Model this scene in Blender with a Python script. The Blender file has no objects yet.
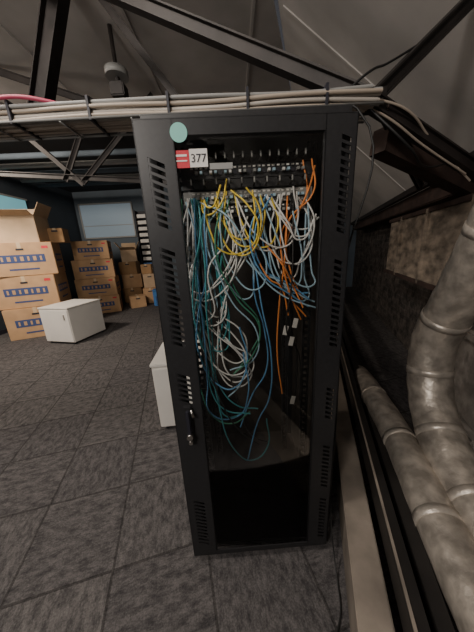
import bpy, bmesh, math, random
from mathutils import Vector, Matrix
random.seed(11)
S=bpy.context.scene
C=S.collection
# ---------------------------------------------------------------- materials
def mat(name,col,rough=.6,metal=0,noise=0,nscale=8,bump=0,spec=.5,col2=None,detail=4,stretch=None):
    m=bpy.data.materials.new(name); m.use_nodes=True
    nt=m.node_tree; b=nt.nodes['Principled BSDF']
    b.inputs['Roughness'].default_value=rough; b.inputs['Metallic'].default_value=metal
    b.inputs['Specular IOR Level'].default_value=spec
    b.inputs['Base Color'].default_value=(*col,1)
    tc=nt.nodes.new('ShaderNodeTexCoord'); mp=nt.nodes.new('ShaderNodeMapping')
    if stretch: mp.inputs['Scale'].default_value=stretch
    n=nt.nodes.new('ShaderNodeTexNoise'); n.inputs['Scale'].default_value=nscale; n.inputs['Detail'].default_value=detail
    nt.links.new(tc.outputs['Object'],mp.inputs[0]); nt.links.new(mp.outputs[0],n.inputs['Vector'])
    r=nt.nodes.new('ShaderNodeValToRGB')
    c2=col2 or tuple(c*(1-noise) for c in col)
    r.color_ramp.elements[0].position=.35; r.color_ramp.elements[1].position=.65
    r.color_ramp.elements[0].color=(*c2,1); r.color_ramp.elements[1].color=(*col,1)
    nt.links.new(n.outputs['Fac'],r.inputs[0]); nt.links.new(r.outputs[0],b.inputs['Base Color'])
    if bump:
        bp=nt.nodes.new('ShaderNodeBump'); bp.inputs['Strength'].default_value=bump; bp.inputs['Distance'].default_value=.02
        nt.links.new(n.outputs['Fac'],bp.inputs['Height']); nt.links.new(bp.outputs[0],b.inputs['Normal'])
    return m
M={}
M['black']=mat('black_powdercoat',(.024,.024,.026),.42,0,.2,60)
M['blackin']=mat('rack_interior',(.028,.024,.021),.8,0,.3,12,spec=.2)
M['base_lit']=mat('rack_base_lit',(.45,.40,.35),.7,0,.5,14)  # pale colour stands in for light falling on the rack base
M['steel']=mat('dark_steel_beam',(.032,.026,.024),.55,.2,.5,6,.2)
M['chrome']=mat('lock_metal',(.55,.53,.5),.3,1)
M['white']=mat('white_laminate',(.78,.75,.70),.5,0,.06,4)
M['card']=mat('cardboard',(.56,.35,.19),.85,0,.15,5)
M['card2']=mat('cardboard_dark',(.42,.25,.12),.85,0,.2,5)
M['cardw']=mat('cardboard_pale',(.58,.42,.27),.85,0,.12,5)
M['tape']=mat('packing_tape',(.62,.47,.3),.35)
M['blue']=mat('print_blue',(.05,.08,.2),.7)
M['blue2']=mat('bright_blue',(.05,.2,.5),.6)
M['paper']=mat('paper',(.8,.78,.74),.7)
M['red']=mat('red_label',(.65,.03,.05),.5)
M['mint']=mat('mint_sticker',(.25,.6,.52),.6)
M['ink']=mat('ink',(.02,.02,.03),.6)
M['grey']=mat('grey_plastic',(.3,.3,.29),.5)
M['duct']=mat('galvanised_duct',(.58,.52,.45),.40,.45,.5,14,.5,detail=8)
M['ducttape']=mat('duct_foil_tape',(.62,.56,.49),.38,.45,.3,20,.3)
M['plank']=mat('dusty_board',(.33,.27,.21),.9,0,.7,6,.7,stretch=(1,1,2),detail=9)
M['block']=mat('rough_concrete',(.42,.38,.34),.95,0,.5,9,.8,detail=8)
M['ledge']=mat('painted_ledge',(.30,.255,.21),.75,0,.45,5,.2,detail=7)
M['rail']=mat('rail_black',(.018,.016,.015),.5,0,.3,9)
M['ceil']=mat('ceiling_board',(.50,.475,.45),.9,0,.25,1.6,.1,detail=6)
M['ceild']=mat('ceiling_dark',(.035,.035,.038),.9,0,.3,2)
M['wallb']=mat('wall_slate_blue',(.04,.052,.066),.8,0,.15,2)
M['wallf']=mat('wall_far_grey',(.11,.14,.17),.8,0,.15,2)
M['wood']=mat('dark_timber',(.055,.032,.025),.8,0,.5,7,.3)
def emis(name,col,s):
    m=bpy.data.materials.new(name);m.use_nodes=True;b=m.node_tree.nodes['Principled BSDF']
    b.inputs['Base Color'].default_value=(*col,1);b.inputs['Emission Color'].default_value=(*col,1);b.inputs['Emission Strength'].default_value=s
    return m
M['screen']=emis('window_frosted',(.24,.31,.37),.22)
M['cyan']=emis('window_cyan',(.2,.48,.55),.5)
for n,c in dict(c_white=(.82,.81,.79),c_yel=(.92,.68,.08),c_org=(.9,.30,.07),c_teal=(.06,.32,.36),c_blue=(.12,.34,.60),c_green=(.05,.24,.15),c_blk=(.015,.015,.015),c_pink=(.5,.06,.12),c_beige=(.44,.37,.30),c_lblue=(.42,.62,.75),c_tray=(.50,.46,.41)).items():
    M[n]=mat(n,c,.5,0,.05,3)
g=bpy.data.materials.new('tinted_glass');g.use_nodes=True;nt=g.node_tree;nt.nodes.clear()
o=nt.nodes.new('ShaderNodeOutputMaterial');mx=nt.nodes.new('ShaderNodeMixShader');tr=nt.nodes.new('ShaderNodeBsdfTransparent');gl=nt.nodes.new('ShaderNodeBsdfGlossy');fr=nt.nodes.new('ShaderNodeFresnel')
tr.inputs[0].default_value=(.96,.96,.95,1);gl.inputs['Roughness'].default_value=.03;fr.inputs[0].default_value=1.33
nt.links.new(fr.outputs[0],mx.inputs[0]);nt.links.new(tr.outputs[0],mx.inputs[1]);nt.links.new(gl.outputs[0],mx.inputs[2]);nt.links.new(mx.outputs[0],o.inputs[0])
M['glass']=g
def carpet():
    m=bpy.data.materials.new('carpet_tiles');m.use_nodes=True;nt=m.node_tree;N=nt.nodes;L=nt.links;b=N['Principled BSDF']
    b.inputs['Roughness'].default_value=.95;b.inputs['Specular IOR Level'].default_value=.1
    tc=N.new('ShaderNodeTexCoord');mp=N.new('ShaderNodeMapping');mp.inputs['Rotation'].default_value=(0,0,math.radians(-14))
    L.new(tc.outputs['Object'],mp.inputs[0])
    br=N.new('ShaderNodeTexBrick');br.offset=0;br.inputs['Scale'].default_value=1;br.inputs['Brick Width'].default_value=.5;br.inputs['Row Height'].default_value=.5
    br.inputs['Mortar Size'].default_value=.007;br.inputs['Color1'].default_value=(.74,.74,.77,1);br.inputs['Color2'].default_value=(1,1,1,1);br.inputs['Mortar'].default_value=(.32,.32,.32,1)
    L.new(mp.outputs[0],br.inputs['Vector'])
    ns=[]
    for sc in ((1,2.2,1),(2.2,1,1)):
        n1=N.new('ShaderNodeTexNoise');n1.inputs['Scale'].default_value=13;n1.inputs['Detail'].default_value=10;n1.inputs['Roughness'].default_value=.78
        mp2=N.new('ShaderNodeMapping');mp2.inputs['Scale'].default_value=sc;L.new(mp.outputs[0],mp2.inputs[0]);L.new(mp2.outputs[0],n1.inputs['Vector']);ns.append(n1)
    ck=N.new('ShaderNodeTexChecker');ck.inputs['Scale'].default_value=2.0;L.new(mp.outputs[0],ck.inputs['Vector'])
    mm=N.new('ShaderNodeMix');L.new(ck.outputs['Fac'],mm.inputs[0]);L.new(ns[0].outputs['Fac'],mm.inputs[2]);L.new(ns[1].outputs['Fac'],mm.inputs[3])
    r=N.new('ShaderNodeValToRGB');e=r.color_ramp.elements;e[0].position=.39;e[0].color=(.052,.049,.050,1);e[1].position=.61;e[1].color=(.148,.138,.134,1)
    L.new(mm.outputs[0],r.inputs[0])
    n2=N.new('ShaderNodeTexNoise');n2.inputs['Scale'].default_value=130;n2.inputs['Detail'].default_value=2;L.new(mp.outputs[0],n2.inputs['Vector'])
    m1=N.new('ShaderNodeMix');m1.data_type='RGBA';m1.blend_type='MULTIPLY';m1.inputs[0].default_value=.75
    L.new(r.outputs[0],m1.inputs[6]);L.new(br.outputs[0],m1.inputs[7])
    m2=N.new('ShaderNodeMix');m2.data_type='RGBA';m2.blend_type='OVERLAY';m2.inputs[0].default_value=.6
    L.new(m1.outputs[2],m2.inputs[6]);L.new(n2.outputs['Fac'],m2.inputs[7]);L.new(m2.outputs[2],b.inputs['Base Color'])
    bp=N.new('ShaderNodeBump');bp.inputs['Strength'].default_value=.3;bp.inputs['Distance'].default_value=.005;L.new(n2.outputs['Fac'],bp.inputs['Height']);L.new(bp.outputs[0],b.inputs['Normal'])
    return m
M['carpet']=carpet()
def brick():
    m=bpy.data.materials.new('rough_brick');m.use_nodes=True;nt=m.node_tree;N=nt.nodes;L=nt.links;b=N['Principled BSDF'];b.inputs['Roughness'].default_value=.95
    tc=N.new('ShaderNodeTexCoord')
    nd=N.new('ShaderNodeTexNoise');nd.inputs['Scale'].default_value=3;L.new(tc.outputs['UV'],nd.inputs['Vector'])
    va=N.new('ShaderNodeMix');va.data_type='RGBA';va.blend_type='ADD';va.inputs[0].default_value=.10;L.new(tc.outputs['UV'],va.inputs[6]);L.new(nd.outputs['Color'],va.inputs[7])
    br=N.new('ShaderNodeTexBrick');br.inputs['Scale'].default_value=1;br.inputs['Brick Width'].default_value=.24;br.inputs['Row Height'].default_value=.085;br.inputs['Mortar Size'].default_value=.01
    br.inputs['Color1'].default_value=(.17,.14,.12,1);br.inputs['Color2'].default_value=(.07,.06,.055,1);br.inputs['Mortar'].default_value=(.15,.13,.115,1)
    L.new(va.outputs[2],br.inputs['Vector'])
    n=N.new('ShaderNodeTexNoise');n.inputs['Scale'].default_value=6;n.inputs['Detail'].default_value=9;n.inputs['Roughness'].default_value=.75;L.new(tc.outputs['Object'],n.inputs['Vector'])
    cr=N.new('ShaderNodeValToRGB');cr.color_ramp.elements[0].position=.4;cr.color_ramp.elements[1].position=.68;L.new(n.outputs['Fac'],cr.inputs[0])
    mx=N.new('ShaderNodeMix');mx.data_type='RGBA';mx.blend_type='MULTIPLY';mx.inputs[0].default_value=.85;L.new(br.outputs[0],mx.inputs[6]);L.new(cr.outputs[0],mx.inputs[7]);L.new(mx.outputs[2],b.inputs['Base Color'])
    bp=N.new('ShaderNodeBump');bp.inputs['Strength'].default_value=.8;bp.inputs['Distance'].default_value=.03;L.new(n.outputs['Fac'],bp.inputs['Height']);L.new(bp.outputs[0],b.inputs['Normal'])
    return m
M['brick']=brick()
# ---------------------------------------------------------------- mesh builder
class MB:
    def __init__(s): s.bm=bmesh.new(); s.mats=[]
    def mi(s,m):
        if m not in s.mats: s.mats.append(m)
        return s.mats.index(m)
    def box(s,c,d,m,rot=None,bev=0):
        r=bmesh.ops.create_cube(s.bm,size=1); v=r['verts']
        mt=Matrix.Translation(Vector(c))@(rot.to_4x4() if rot else Matrix())@Matrix.Diagonal((*d,1))
        bmesh.ops.transform(s.bm,matrix=mt,verts=v)
        fs=set(f for x in v for f in x.link_faces)
        i=s.mi(m)
        for f in fs: f.material_index=i
        if bev:
            es=list(set(e for x in v for e in x.link_edges))
            bmesh.ops.bevel(s.bm,geom=es,offset=bev,segments=2,affect='EDGES',material=i)
    def cyl(s,p1,p2,r,m,seg=16,r2=None):
        p1=Vector(p1);p2=Vector(p2);d=p2-p1
        q=d.to_track_quat('Z','Y').to_matrix().to_4x4()
        rr=bmesh.ops.create_cone(s.bm,cap_ends=True,segments=seg,radius1=r,radius2=r if r2 is None else r2,depth=d.length,matrix=Matrix.Translation((p1+p2)/2)@q)
        i=s.mi(m)
        for f in set(f for x in rr['verts'] for f in x.link_faces):
            f.material_index=i
            if len(f.verts)==4: f.smooth=True
    def quad(s,pts,m):
        vs=[s.bm.verts.new(p) for p in pts]; f=s.bm.faces.new(vs); f.material_index=s.mi(m); return f
    def beam(s,p1,p2,w,h,m,prof='box'):
        p1=Vector(p1);p2=Vector(p2);d=p2-p1;q=d.to_track_quat('Y','Z').to_matrix();L=d.length;c=(p1+p2)/2
        if prof=='box': s.box(c,(w,L,h),m,q)
        else:
            s.box(c+q@Vector((0,0,h/2)),(w,L,.008),m,q)
            s.box(c+q@Vector((0.010,0,0)),(.007,L,h),m,q)
            s.box(c+q@Vector((-.010,0,0)),(.007,L,h),m,q)
            if prof=='I': s.box(c+q@Vector((0,0,-h/2)),(w,L,.008),m,q)
    def tube(s,pts,r,m,seg=32,n=12):
        P=[Vector(p) for p in pts];P=[P[0]*2-P[1]]+P+[P[-1]*2-P[-2]];out=[]
        for i in range(1,len(P)-2):
            for k in range(n):
                t=k/n;a,b,c,d=P[i-1:i+3]
                out.append(.5*((2*b)+(c-a)*t+(2*a-5*b+4*c-d)*t*t+(3*b-a-3*c+d)*t**3))
        out.append(P[-2]);i=s.mi(m);prev=None;rings=[]
        for k,p in enumerate(out):
            tg=(out[min(k+1,len(out)-1)]-out[max(k-1,0)]).normalized()
            if prev is None: x=tg.orthogonal().normalized()
            else: x=(prev-tg*prev.dot(tg)).normalized()
            prev=x;y=tg.cross(x)
            rings.append([s.bm.verts.new(p+(x*math.cos(a*2*math.pi/seg)+y*math.sin(a*2*math.pi/seg))*r*(1+.012*math.sin(k*1.3)+random.uniform(-.008,.008))) for a in range(seg)])
        for a,b in zip(rings,rings[1:]):
            for j in range(seg):
                f=s.bm.faces.new((a[j],a[(j+1)%seg],b[(j+1)%seg],b[j]));f.material_index=i;f.smooth=True
        return out
    def done(s,name,parent=None,loc=None,rotz=0,bevel=0):
        me=bpy.data.meshes.new(name);bmesh.ops.recalc_face_normals(s.bm,faces=s.bm.faces);s.bm.to_mesh(me);s.bm.free()
        for m in s.mats: me.materials.append(M[m])
        ob=bpy.data.objects.new(name,me);C.objects.link(ob)
        if loc: ob.location=loc
        ob.rotation_euler[2]=rotz
        if parent: ob.parent=parent
        if bevel:
            b=ob.modifiers.new('b','BEVEL');b.width=bevel;b.segments=2;b.limit_method='ANGLE'
        return ob
def empty(name,loc=(0,0,0),rz=0):
    e=bpy.data.objects.new(name,None);C.objects.link(e);e.location=loc;e.rotation_euler[2]=rz;e.empty_display_size=.1;return e
def curves(name,items,r,parent=None):
    cu=bpy.data.curves.new(name,'CURVE');cu.dimensions='3D';cu.bevel_depth=r;cu.bevel_resolution=3;cu.resolution_u=8
    ms=[]
    for m,pts in items:
        if m not in ms: ms.append(m);cu.materials.append(M[m])
        sp=cu.splines.new('BEZIER');sp.bezier_points.add(len(pts)-1);sp.material_index=ms.index(m)
        for b,p in zip(sp.bezier_points,pts): b.co=p;b.handle_left_type=b.handle_right_type='AUTO'
    ob=bpy.data.objects.new(name,cu);C.objects.link(ob)
    if parent: ob.parent=parent
    return ob
# side-wall frame: runs 18 deg off the room axis
O=Vector((.219,0,0));D=Vector((.311,.9504,0));Nn=Vector((.9504,-.311,0))
def W(s,n,z): return O+D*s+Nn*n+Vector((0,0,z))
RW=Matrix((( Nn.x,D.x,0),(Nn.y,D.y,0),(0,0,1)))
# ---------------------------------------------------------------- room shell
b=MB();b.box((0,3,-.05),(11.4,12.4,.1),'carpet');b.done('floor')
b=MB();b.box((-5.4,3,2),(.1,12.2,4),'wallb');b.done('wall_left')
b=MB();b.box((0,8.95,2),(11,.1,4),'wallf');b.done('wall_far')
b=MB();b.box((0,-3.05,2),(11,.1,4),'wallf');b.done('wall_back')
b=MB()
f=b.quad([W(-3,1.2,0),W(9.6,1.2,0),W(9.6,1.2,2.3),W(-3,1.2,2.3)],'brick')
uv=b.bm.loops.layers.uv.new('UVMap')
for l,c in zip(f.loops,[(0,0),(12.6,0),(12.6,2.3),(0,2.3)]): l[uv].uv=c
b.done('wall_right')
b=MB()
zr=3.75
a0=W(-4,-.6,zr);a1=W(4.5,-.6,zr);a2=W(9.8,-.6,zr-.0)
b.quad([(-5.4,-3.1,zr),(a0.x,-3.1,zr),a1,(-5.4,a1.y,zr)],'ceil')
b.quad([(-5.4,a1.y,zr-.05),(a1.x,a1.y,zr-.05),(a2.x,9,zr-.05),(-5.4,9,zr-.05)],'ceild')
b.quad([W(-4,-.6,zr),W(9.8,-.6,zr),W(9.8,1.3,1.95),W(-4,1.3,1.95)],'ceil')
for k in range(-5,1):
    b.box((k*1.2+.3,.6,zr-.006),(.03,7.2,.012),'ceil')
for s_ in (1.5,2.8,4.1):
    b.beam(W(s_,-.55,zr-.055),W(s_,1.2,2.04),.03,.01,'ceil')
b.done('ceiling')
b=MB();b.box((-5.335,3,.05),(.03,11.8,.1),'ink');b.done('baseboard_left')
b=MB()
b.box(W(3,.05,.15),(.1,11.6,.30),'ledge',RW,.006);b.box(W(3,.045,.31),(.12,11.6,.025),'ledge',RW,.005)
b.done('trim_low_wall_right')
b=MB()
for n_,z_ in ((.13,.40),(.215,.36)):
    b.box(W(3,n_,z_),(.012,11,.10),'rail',RW);b.box(W(3,n_+.02,z_+.05),(.05,11,.012),'rail',RW);b.box(W(3,n_+.02,z_-.05),(.05,11,.012),'rail',RW)
b.box(W(3,.13,.462),(.010,11,.006),'ledge',RW)
for s_ in (.3,1.1,1.9,2.9,4): b.box(W(s_,.175,.17),(.04,.04,.34),'rail',RW)
b.done('steel_channel_rail')
# ---------------------------------------------------------------- windows on far wall, display shelf
b=MB();b.box((-4.3,8.885,2.75),(1.75,.03,1.05),'screen')
for x in (-5.19,-3.41): b.box((x,8.87,2.75),(.04,.05,1.12),'grey')
for z in (2.2,3.3): b.box((-4.3,8.87,z),(1.8,.05,.04),'grey')
b.box((-4.3,8.866,2.6),(1.7,.01,.02),'grey')
b.done('window_1')
b=MB();b.box((-5.34,6.15,2.86),(.03,1.3,.42),'cyan');b.box((-5.335,6.15,2.63),(.05,1.4,.04),'grey');b.box((-5.335,6.15,3.09),(.05,1.4,.04),'grey');b.done('window_2')
b=MB()
for x in (-3.27,-2.73): b.box((x,8.77,1.5),(.03,.22,3.0),'ink')
b.box((-3.0,8.875,1.5),(.54,.01,3.0),'ink')
for k in range(14):
    z=.15+k*.2;b.box((-3.0,8.77,z),(.52,.2,.015),'ink')
    if k>=6: b.box((-3.0,8.68,z+.07),(.42,.01,.11),'paper')
    else: b.box((-3.0,8.74,z+.07),(.44,.14,.11),'blue2')
b.done('display_shelf')
# ---------------------------------------------------------------- roof steelwork
b=MB()
J=Vector((.65,1.28,2.215))
def ext(a,c,k): a=Vector(a);c=Vector(c);return a+(c-a)*k
b.beam(J,ext(J,(-.52,1.8,3.0),1.75),.075,.055,'steel','I')
b.beam(J,ext(J,(1.145,1.43,2.65),1.1),.06,.05,'steel','I')
b.beam(ext(J,(1.31,1.42,1.95),-.06),ext(J,(1.31,1.42,1.95),1.7),.06,.05,'steel','I')
b.beam(J+Vector((.05,.02,-.01)),(1.6,2.2,2.02),.05,.04,'steel','T')
b.beam((.72,1.3,2.2),(1.5,1.9,1.98),.05,.04,'wood')
b.beam((.80,1.45,2.12),(2.0,2.0,1.90),.09,.12,'wood')
b.box(J,(.13,.015,.10),'steel')
b.done('roof_truss')
b=MB()
b.beam((-.28,2.5,2.70),(-1.05,2.58,3.72),.05,.05,'steel','T')
b.beam((-1.66,2.5,2.75),(-1.22,2.5,3.74),.12,.12,'steel','I')
b.beam((-3.3,2.5,2.74),(1.0,2.5,2.68),.06,.05,'steel','T')
b.done('roof_truss.001')
b=MB()
b.beam((-4.6,4.0,2.95),(.9,4.0,2.45),.07,.06,'steel','T')
b.beam((-3.3,4,3.72),(-2.2,4,2.64),.07,.06,'steel','T')
b.beam((-1.84,4,3.7),(-2.45,4,2.7),.07,.06,'steel','T')
b.beam((-4.4,4,2.9),(-3.3,4,3.7),.07,.06,'steel','T')
b.beam((-2.2,4,2.66),(-1.0,4,3.7),.07,.06,'steel','T')
b.beam((-2.7,3.4,3.72),(-1.6,3.4,3.35),.07,.06,'steel','T')
b.done('roof_truss.002')
# second bay of steelwork behind the viewer
b=MB()
b.beam((-1.6,-1.2,3.7),(1.1,-1.4,1.9),.08,.06,'steel','I');b.beam((1.5,-1.6,2.6),(-.2,-1.3,3.7),.06,.05,'steel','T');b.beam((-5.2,-1.3,2.7),(.1,-1.3,2.7),.06,.05,'steel','T')
b.done('roof_truss.003')
b=MB()
for k in range(5): b.cyl((-5.2,5.2+k*.5,3.5),(.8,5.2+k*.5,3.45),.05,'grey' if k%2 else 'wallf',12)
b.done('ceiling_conduit')
b=MB();b.box(W(3.5,.98,2.02),(.26,9,.16),'wood',RW,.01);b.box(W(3.5,.80,2.12),(.06,9,.06),'steel',RW);b.done('timber_wall_plate')
b=MB()
b.box(W(2.6,.97,1.53),(.36,2.6,.70),'plank',RW,.03)
b.box(W(2.6,.785,1.20),(.03,2.6,.04),'wood',RW);b.box(W(2.6,.785,1.86),(.03,2.6,.04),'wood',RW)
for s_ in (1.32,2.0,2.7,3.4): b.box(W(s_,.78,1.53),(.02,.05,.68),'plank',RW)
b.done('boxed_duct_casing')
b=MB()
b.box(W(2.0,1.02,.62),(.30,.75,.62),'block',RW,.03);b.box(W(2.02,1.0,.16),(.38,.9,.32),'block',RW,.02);b.box(W(1.95,.98,.96),(.34,.5,.08),'block',RW,.02)
b.done('concrete_pier')
# ---------------------------------------------------------------- ventilation duct
b=MB()
A=b.tube([(1.10,.93,1.95),(1.14,1.06,1.66),(1.17,1.2,1.33),(1.17,1.31,1.0),(1.14,1.22,.68),(1.06,.95,.50),(.98,.65,.46),(.94,.3,.44)],.112,'duct')
B=b.tube([(1.40,2.5,.10),(1.22,2.15,.30),(1.07,1.67,.41),(.95,1.157,.43),(.82,.72,.43),(.72,.35,.43)],.092,'duct')
def band(path,idx,r):
    p=path[idx];d=(path[idx+1]-path[idx-1]).normalized();b.cyl(p-d*.02,p+d*.02,r,'ducttape',28)
for i in (13,30,42,55,68): band(A,i,.1155)
for i in (9,25,36,48): band(B,i,.095)
b.done('ventilation_duct')
# ---------------------------------------------------------------- server rack
rack=empty('server_rack')
xl,xr,yf,yb,zt=-.285,.415,.93,1.70,2.045
b=MB()
b.box(((xl+xr)/2,(yf+yb)/2,zt-.02),(xr-xl,yb-yf,.04),'black')
b.box(((xl+xr)/2,(yf+yb)/2,.045),(xr-xl-.01,yb-yf-.01,.06),'blackin')
b.box(((xl+xr)/2,1.03,.079),(xr-xl-.1,.15,.006),'base_lit')  # lit front of the base, painted as a pale strip
for x in (xl+.02,xr-.02):
    for y in (yf+.02,yb-.02): b.box((x,y,1.03),(.04,.04,1.96),'black')
b.box(((xl+xr)/2,yf+.01,zt-.05),(xr-xl,.02,.06),'black');b.box(((xl+xr)/2,yf+.01,.05),(xr-xl,.02,.05),'black')
b.box((xr-.004,(yf+yb)/2,1.03),(.006,yb-yf,1.95),'blackin')
b.box(((xl+xr)/2,yb-.004,1.03),(xr-xl,.006,1.95),'blackin')
b.box((xl+.006,(yf+yb)/2,.40),(.004,yb-yf,.7),'black')
for z in (.76,1.15,1.6): b.box((xl+.02,(yf+yb)/2,z),(.03,yb-yf,.03),'black')
for x in (xl+.06,xr-.06):
    for y in (yf,yb): b.cyl((x,y+(.05 if y==yf else -.05),0),(x,y+(.05 if y==yf else -.05),.03),.025,'black')
b.done('cabinet_frame',rack,bevel=.002)
b=MB()
for x in (xl+.10,xr-.10):
  for y in (1.03,1.5):
    w=.034
    z=.1
    b.box((x-w/2+.004,y,1.03),(.010,.012,1.9),'black');b.box((x+w/2-.004,y,1.03),(.010,.012,1.9),'black')
    while z<1.97:
        b.box((x,y,z),(w-.01,.004,.016),'black');z+=.032
b.done('mounting_rails',rack)
def panel(name,z,h,n,withloops=False,m='black'):
    b=MB();cx=(xl+xr)/2;w=.49
    b.box((cx,1.005,z),(w,.02,h),m)
    b.box((cx,1.12,z),(w-.04,.22,h*.85),'blackin')
    for i in range(n):
        x=cx-w/2+.04+i*(w-.08)/(n-1)
        if withloops:
            b.box((x,.975,z+h*.35),(.005,.05,.004),'blackin');b.box((x,.975,z-h*.35),(.005,.05,.004),'blackin');b.box((x,.952,z),(.005,.004,h*.75),'grey')
        else:
            b.box((x,.994,z-.003),(.012,.006,.012),'ink');b.box((x,.9935,z+h*.33),(.010,.003,.005),'paper')
            if i%3!=0: b.box((x,.985,z-.003),(.009,.02,.009),random.choice(['c_white','c_lblue','grey']))
    return b.done(name,rack)
panel('patch_panel_1',1.885,.044,24);panel('cable_manager_1',1.925,.03,14,True,'blackin')
panel('network_switch_1',1.80,.044,24,False,'grey');panel('cable_manager_2',1.845,.03,10,True)
panel('patch_panel_2',1.75,.04,24)
b=MB();b.box((.12,1.02,.105),(.05,.03,.04),'c_green');b.box((.10,1.05,.10),(.04,.05,.035),'paper');b.cyl((.19,1.0,.11),(.19,1.03,.11),.014,'grey');b.done('earth_terminal',rack)
door=empty('rack_door');door.parent=rack;door.location=(.419,.893,0);door.rotation_euler[2]=math.radians(1.86)
DW=.712
b=MB()
L0,L1=-DW,-DW+.122;R0,R1=-.105,0
def strip2(x0,x1,groups,sx0,sx1,slant):
    z0=.045;z1=2.005
    def q(*p): b.quad([(a[0],0,a[1]) for a in p],'black')
    q((x0,z0),(sx0,z0),(sx0,z1),(x0,z1));q((sx1,z0),(x1,z0),(x1,z1),(sx1,z1))
    cur_l=z0;cur_r=z0;pitch=.0235;op=.014
    for g0,g1 in groups:
        z=g0
        while z<g1:
            q((sx0,cur_l),(sx1,cur_r),(sx1,z),(sx0,z+slant));cur_l=z+slant+op;cur_r=z+op;z+=pitch
    q((sx0,cur_l),(sx1,cur_r),(sx1,z1),(sx0,z1))
strip2(L0,L1,[(.12,.42),(.98,1.12),(1.24,1.60),(1.68,1.88)],L0+.033,L0+.085,.022)
strip2(R0,R1,[(.10,.36),(.45,.70),(.85,1.0),(1.2,1.55),(1.64,1.93)],R0+.055,R0+.088,.012)
b.quad([(L1,0,1.96),(R0,0,1.96),(R0,0,2.005),(L1,0,2.005)],'black')
b.quad([(L1,0,.045),(R0,0,.045),(R0,0,.075),(L1,0,.075)],'black')
ob=b.done('door_frame',door)
sm=ob.modifiers.new('s','SOLIDIFY');sm.thickness=.004;sm.offset=0
b=MB()
for x in (L0+.002,-.002,L1-.002,R0+.002): b.box((x,.008,1.025),(.004,.02,1.96),'black')
b.box((-DW/2,.008,2.005),(DW,.02,.004),'black');b.box((-DW/2,.008,.047),(DW,.02,.004),'black')
b.done('door_folds',door)
b=MB();b.box(((L1+R0)/2,.009,1.03),(R0-L1+.02,.004,1.9),'glass');b.done('door_glass',door)
b=MB()
b.box((L0+.062,-.008,.88),(.034,.012,.20),'black',bev=.004);b.box((L0+.062,-.022,.90),(.018,.012,.13),'ink',bev=.004)
b.cyl((L0+.062,-.014,.835),(L0+.062,-.034,.835),.013,'chrome');b.cyl((L0+.062,-.014,.80),(L0+.062,-.026,.80),.009,'chrome');b.cyl((L0+.075,-.008,.96),(L0+.085,-.022,.93),.006,'chrome')
b.done('door_handle',door)
b=MB()
b.cyl((-.572,-.003,1.966),(-.572,-.005,1.966),.027,'mint',32)
b.box((-.575,.004,1.895),(.056,.003,.05),'red');b.box((-.575,.002,1.905),(.042,.002,.006),'paper');b.box((-.575,.002,1.89),(.042,.002,.004),'paper')
b.box((-.517,.004,1.897),(.058,.003,.052),'paper');b.box((-.445,.004,1.872),(.075,.002,.018),'grey')
b.done('door_labels',door)
tcu=bpy.data.curves.new('label_number','FONT');tcu.body='377';tcu.size=.034;tcu.extrude=.0005;tcu.materials.append(M['ink']);tcu.align_x='CENTER'
t=bpy.data.objects.new('label_number',tcu);C.objects.link(t);t.parent=door;t.location=(-.517,.0015,1.885);t.rotation_euler=(math.pi/2,0,0)
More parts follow.
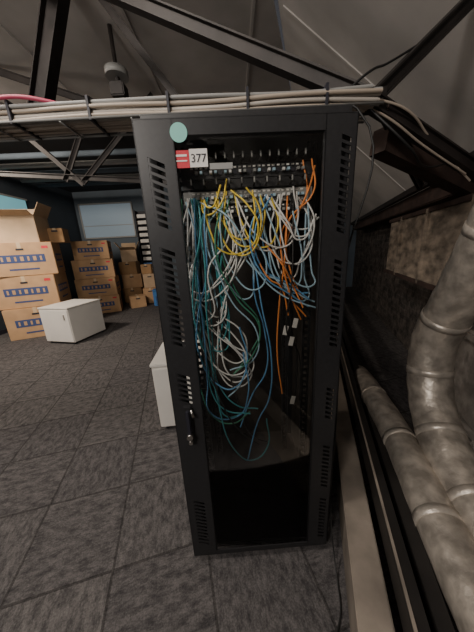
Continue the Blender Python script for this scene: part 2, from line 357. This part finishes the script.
# rack cables
T=[('c_teal',[(-.12,1.80),(-.125,1.68),(-.14,1.5),(-.15,1.3),(-.15,1.1),(-.12,.95),(-.05,.85),(.05,.82)],3),
('c_teal',[(-.13,1.80),(-.10,1.68),(-.13,1.5),(-.13,1.35),(-.10,1.2),(-.04,1.3),(-.07,1.5),(-.05,1.7)],3),
('c_blue',[(-.13,1.80),(-.135,1.68),(-.13,1.5),(-.16,1.3),(-.17,1.1),(-.13,.98),(-.05,.93),(.02,1.05),(.0,1.25)],2),
('c_teal',[(-.10,1.8),(-.09,1.6),(-.11,1.4),(-.12,1.2),(-.08,1.0),(.0,.75),(.07,.68),(.12,.72),(.15,.9)],1),
('c_green',[(-.15,1.8),(-.16,1.5),(-.17,1.2),(-.14,.85),(-.08,.70),(.0,.66),(.08,.72)],1),
('c_white',[(-.14,1.8),(-.18,1.6),(-.19,1.45),(-.17,1.35),(-.1,1.3),(-.05,1.5),(0,1.62),(.03,1.7)],3),
('c_white',[(-.13,1.8),(-.16,1.5),(-.14,1.25),(-.06,1.08),(.02,1.07),(.05,1.15),(.0,1.25),(-.07,1.3)],3),
('c_white',[(-.18,1.38),(-.12,1.28),(-.05,1.2),(.03,1.12),(.04,1.05),(-.02,1.02),(-.09,1.06),(-.12,1.2),(-.08,1.4),(.04,1.6)],2),
('c_white',[(-.05,1.8),(-.02,1.6),(-.08,1.45),(-.17,1.42),(-.2,1.5),(-.15,1.6)],3),
('c_white',[(.0,1.8),(.05,1.65),(.15,1.6),(.22,1.7),(.2,1.8)],2),
('c_yel',[(-.07,1.8),(-.05,1.65),(.0,1.57),(.08,1.58),(.12,1.66),(.08,1.76),(.04,1.82)],2),
('c_yel',[(.0,1.82),(.01,1.7),(.08,1.62),(.13,1.7),(.11,1.8)],3),
('c_yel',[(-.09,1.8),(-.07,1.74),(-.04,1.77),(-.01,1.83)],2),
('c_blue',[(.08,1.6),(.1,1.4),(.12,1.2),(.12,1.0),(.08,.85),(.0,.68)],2),
('c_blue',[(.14,1.8),(.1,1.65),(.13,1.5),(.22,1.42),(.3,1.38)],3),
('c_lblue',[(.1,1.8),(.14,1.62),(.2,1.45),(.28,1.4),(.3,1.5),(.27,1.75)],3),
('c_lblue',[(-.02,1.8),(-.08,1.68),(-.02,1.5),(.05,1.45),(.1,1.52),(.06,1.65)],2),
('c_lblue',[(-.16,1.79),(-.05,1.72),(.05,1.5),(.15,1.42),(.25,1.36),(.3,1.34)],2),
('c_org',[(.30,1.9),(.28,1.78),(.22,1.7),(.2,1.6),(.22,1.45),(.27,1.35)],3),
('c_org',[(.26,1.8),(.22,1.6),(.2,1.35),(.22,1.15),(.235,.95)],1),
('c_org',[(.1,1.6),(.15,1.48),(.2,1.42),(.24,1.3)],2),
('c_white',[(.2,1.8),(.17,1.6),(.22,1.5),(.28,1.55),(.30,1.7),(.28,1.78)],3),
('c_white',[(.12,1.8),(.17,1.7),(.25,1.66),(.3,1.72)],3),
('c_green',[(-.02,1.8),(-.06,1.6),(0,1.4),(.08,1.25),(.04,1.1),(-.03,1.0)],2),
('c_blk',[(.2,1.8),(.22,1.5),(.2,1.3),(.23,1.2),(.25,1.0)],3),
('c_lblue',[(-.12,1.79),(-.08,1.55),(-.02,1.35),(.05,1.2),(.04,1.05),(-.04,1.02)],2),
('c_blk',[(-.08,1.75),(-.1,1.3),(-.05,.9),(.02,.7),(.1,.65)],2)]
it=[]
for m,pts,n in T:
    for k in range(n):
        jx=random.uniform(-.035,.035);jz=random.uniform(.88,1.12);y0=random.uniform(.94,.985)
        P=[]
        for i,(x,z) in enumerate(pts):
            zz=1.8-(1.8-z)*jz
            P.append((max(-.215,min(.33,x+jx+random.uniform(-.022,.022))),.99 if i==0 else y0+random.uniform(-.015,.02),zz+(random.uniform(-.022,.022) if i else 0)))
        it.append((m,P))
curves('patch_cables',it,.0032,rack)
b=MB();
for x,z in ((.225,1.22),(.24,1.30),(.235,.93),(.20,1.27)): b.box((x,.935,z),(.018,.004,.04),'paper',Matrix.Rotation(.2,3,'Y'))
b.done('cable_tags',rack)
# ---------------------------------------------------------------- overhead cable tray
tray=empty('cable_tray')
b=MB()
for y in (1.19,1.35): b.cyl((-4.4,y,2.165),(.66,y,2.165),.005,'grey',8)
for k in range(17): b.cyl((-4.3+k*.3,1.19,2.16),(-4.3+k*.3,1.35,2.16),.004,'grey',8)
for k in range(15):
    x=-4.2+k*.33;b.box((x,1.268,2.20),(.010,.165,.085),'ink')
for x in (-3.2,-1.6): 
    b.cyl((x,1.35,2.165),(x,1.35,zr),.005,'grey',8)
b.done('tray_frame',tray)
it=[]
for k in range(40):
    y=1.20+(k%10)*.0145+random.uniform(-.004,.004);z=2.172+(k//10)*.017
    P=[(-4.4+i*.43,y+random.uniform(-.007,.007),z+random.uniform(-.004,.006)) for i in range(13)]
    P[-1]=(.60+.06*random.random(),P[-1][1],P[-1][2])
    it.append((random.choice(['c_beige','c_beige','c_tray','grey']),P))
it.append(('c_pink',[(-1.8,1.2,2.29),(-1.3,1.18,2.25),(-1.0,1.175,2.235),(-.85,1.18,2.245),(-.74,1.2,2.235),(-.68,1.22,2.225)]))
curves('tray_cables',it,.0075,tray)
it=[('c_blk',[(.33,1.0,2.05),(.44,.95,2.04),(.445,.97,1.5),(.45,.95,.8),(.44,.9,.2),(.43,.78,.02),(.40,.66,.01),(.36,.60,.01)])]
curves('power_cable',it,.0035)
it=[('c_blk',[W(.7,.5,2.7),W(.9,.62,2.4),W(1.0,.66,2.05),W(1.0,.66,1.8)]),('c_beige',[(.6,1.27,2.2),(.72,1.27,2.15),(.95,1.33,2.05),(1.25,1.4,1.93)]),('c_beige',[(.6,1.25,2.22),(.8,1.26,2.17),(1.0,1.35,2.08),(1.3,1.42,1.9)]),('c_blk',[(.6,1.25,2.2),(.8,1.2,2.0),(.95,1.3,1.95),(1.2,1.42,2.0)]),
('c_blk',[(.48,1.22,2.2),(.58,1.2,2.27),(.72,1.3,2.36),(.95,1.4,2.5)])]
curves('loose_wiring',it,.005)
b=MB();b.cyl((-1.09,3,3.2),(-1.09,3,3.75),.02,'steel');b.cyl((-1.09,3,3.34),(-1.09,3,3.40),.11,'grey',24);b.box((-1.09,3,3.22),(.14,.14,.12),'steel',bev=.01);b.done('projector_mount')
# ---------------------------------------------------------------- boxes
def carton(name,c,d,rz,m='card',label=True,open_top=False):
    b=MB();x,y,z=d
    if not open_top:
        b.box((0,0,z/2),(x,y,z),m,bev=.008);b.box((0,0,z+.001),(.06,y,.003),'tape');b.box((0,-y/2-.001,z*.9),(.06,.003,z*.2),'tape')
    else:
        w=.012
        b.box((0,-y/2,z/2),(x,w,z),m);b.box((0,y/2,z/2),(x,w,z),m);b.box((-x/2,0,z/2),(w,y,z),m);b.box((x/2,0,z/2),(w,y,z),m);b.box((0,0,w/2),(x,y,w),m)
        for sx,a in ((1,.5),(-1,-.6)):
            r=Matrix.Rotation(a,3,'Y');b.box((sx*(x/2+.07),0,z+.11),(.01,y,.26),m,r)
        b.box((0,y/2+.07,z+.10),(x,.01,.24),m,Matrix.Rotation(-.5,3,'X'));b.box((0,-y/2-.1,z+.02),(x,.01,.22),m,Matrix.Rotation(1.2,3,'X'))
    if label:
        b.box((0,-y/2-.002,z*.52),(x*.7,.003,z*.24),'blue')
        b.box((x/2+.002,0,z*.52),(.003,y*.7,z*.24),'blue')
        for k in range(7):
            b.box((-x*.29+k*x*.096,-y/2-.005,z*.52),(x*(.03+.02*(k%2)),.002,z*.13),m);b.box((x/2+.005,-y*.29+k*y*.096,z*.52),(.002,y*(.03+.02*(k%2)),z*.13),m)
        b.box((0,-y/2-.002,z*.2),(x*.45,.003,z*.05),'blue');b.box((x/2+.002,0,z*.2),(.003,y*.45,z*.05),'blue')
        b.box((x*.38,-y/2-.002,z*.85),(x*.10,.003,z*.08),'red')
    b.box((x*.0,-y/2-.003,z*.8),(.12,.004,.035),'ink')
    return b.done(name,None,c,rz)
def R(d): return math.radians(d)
def bx(*a,**k): return carton('cardboard_box',*a,**k)
bx((-4.37,5.22,0),(1.05,.85,.64),R(24));bx((-4.41,5.25,.645),(1.05,.85,.64),R(20));bx((-4.38,5.27,1.29),(1.06,.85,.64),R(26))
bx((-4.34,5.3,1.935),(.70,.6,.52),R(15),'cardw',label=False,open_top=True);bx((-3.96,5.75,1.935),(.3,.35,.3),R(15),'card2',label=False)
bx((-4.0,7.0,0),(1.0,.8,.5),R(22));bx((-4.0,7.02,.505),(1.0,.8,.5),R(18));bx((-4.0,7.0,1.01),(.98,.8,.5),R(24));bx((-3.95,7.0,1.515),(.85,.78,.48),R(20))
bx((-3.55,8.27,0),(.6,.5,.5),R(10),'card2',label=False);bx((-3.52,8.27,.505),(.6,.5,.45),R(16),'card',label=False);bx((-3.55,8.27,.96),(.55,.5,.4),R(5),'card2',label=False);bx((-3.5,8.25,1.365),(.45,.45,.4),R(18),'cardw',label=False,open_top=True)
bx((-2.85,8.0,0),(.45,.5,.5),R(10),'card',label=False);bx((-2.85,8.0,.505),(.4,.4,.45),R(20),'cardw',label=False);bx((-2.85,8.0,.96),(.35,.3,.3),R(-8),'card2',label=False)
bx((-3.1,7.35,0),(.45,.4,.35),R(30),'card',label=False)
def crate(c,rz):
    b=MB();b.box((0,0,.24),(.42,.36,.48),'blue2',bev=.02);b.box((0,0,.49),(.45,.39,.03),'blue2',bev=.01);b.box((0,-.183,.36),(.15,.02,.04),'paper')
    for k in (-.12,0,.12): b.box((k,-.183,.18),(.02,.012,.28),'blue')
    b.done('storage_crate',None,c,rz)
crate((-2.38,7.45,0),R(10));
def cab(name,c,d,rz):
    b=MB();x,y,z=d
    b.box((0,0,(z-.03+.04)/2),(x,y,z-.07),'white',bev=.006);b.box((0,0,z-.014),(x+.02,y+.02,.026),'white',bev=.004)
    b.box((0,-y/2-.005,z/2),(x-.03,.012,z-.1),'white',bev=.003);b.box((x*.35,-y/2-.018,z*.75),(.015,.014,.1),'chrome')
    for sx in(-1,1):
        for sy in(-1,1): b.cyl((sx*(x/2-.05),sy*(y/2-.05),0),(sx*(x/2-.05),sy*(y/2-.05),.05),.02,'ink')
    return b.done(name,None,c,rz)
cab('white_pedestal_cabinet',(-3.33,4.70,0),(.68,.78,.72),R(-14))
cab('white_pedestal_cabinet',(-.54,2.12,0),(.48,.5,.69),R(4))
# ---------------------------------------------------------------- lights
def area(n,loc,tgt,pw,size,col):
    l=bpy.data.lights.new(n,'AREA');l.energy=pw;l.size=size;l.color=col;l.shape='DISK'
    o=bpy.data.objects.new(n,l);C.objects.link(o);o.location=loc;o.rotation_euler=(Vector(tgt)-Vector(loc)).to_track_quat('-Z','Y').to_euler()
def point(n,loc,pw,r,col):
    p=bpy.data.lights.new(n,'POINT');p.energy=pw;p.shadow_soft_size=r;p.color=col;o=bpy.data.objects.new(n,p);C.objects.link(o);o.location=loc
area('ceiling_light_1',(-1.6,.6,3.6),(-2.4,2.4,0),62,.6,(1,.90,.80))
area('ceiling_light_2',(-4.3,2.9,3.6),(-3.8,5.5,.8),145,.5,(1,.86,.72))
area('ceiling_light_3',(-1.7,-1.8,3.2),(.5,1.2,1.7),72,.5,(1,.92,.84))
point('ceiling_fill_1',(-1.5,-.5,2.1),34,.35,(1,.93,.86))  # added fill without a fitting, lifts the ceiling brightness
point('ceiling_fill_2',(-4.6,1.6,2.4),24,.35,(1,.93,.86))  # second added fill for the ceiling, hangs free by the left wall
w=bpy.data.worlds.new('World');S.world=w;w.use_nodes=True;w.node_tree.nodes['Background'].inputs[0].default_value=(.5,.5,.55,1);w.node_tree.nodes['Background'].inputs[1].default_value=.10
# ---------------------------------------------------------------- camera
cd=bpy.data.cameras.new('camera');cd.sensor_fit='VERTICAL';cd.sensor_height=36;cd.lens=13.5;cd.clip_start=.02
co=bpy.data.objects.new('camera',cd);C.objects.link(co)
R3=Matrix(((.9987,.0518,0),(-.0142,.2738,-.9617),(-.0498,.9604,.2742)))
co.matrix_world=Matrix.Translation((0,0,1.61))@R3.to_4x4()
S.camera=co
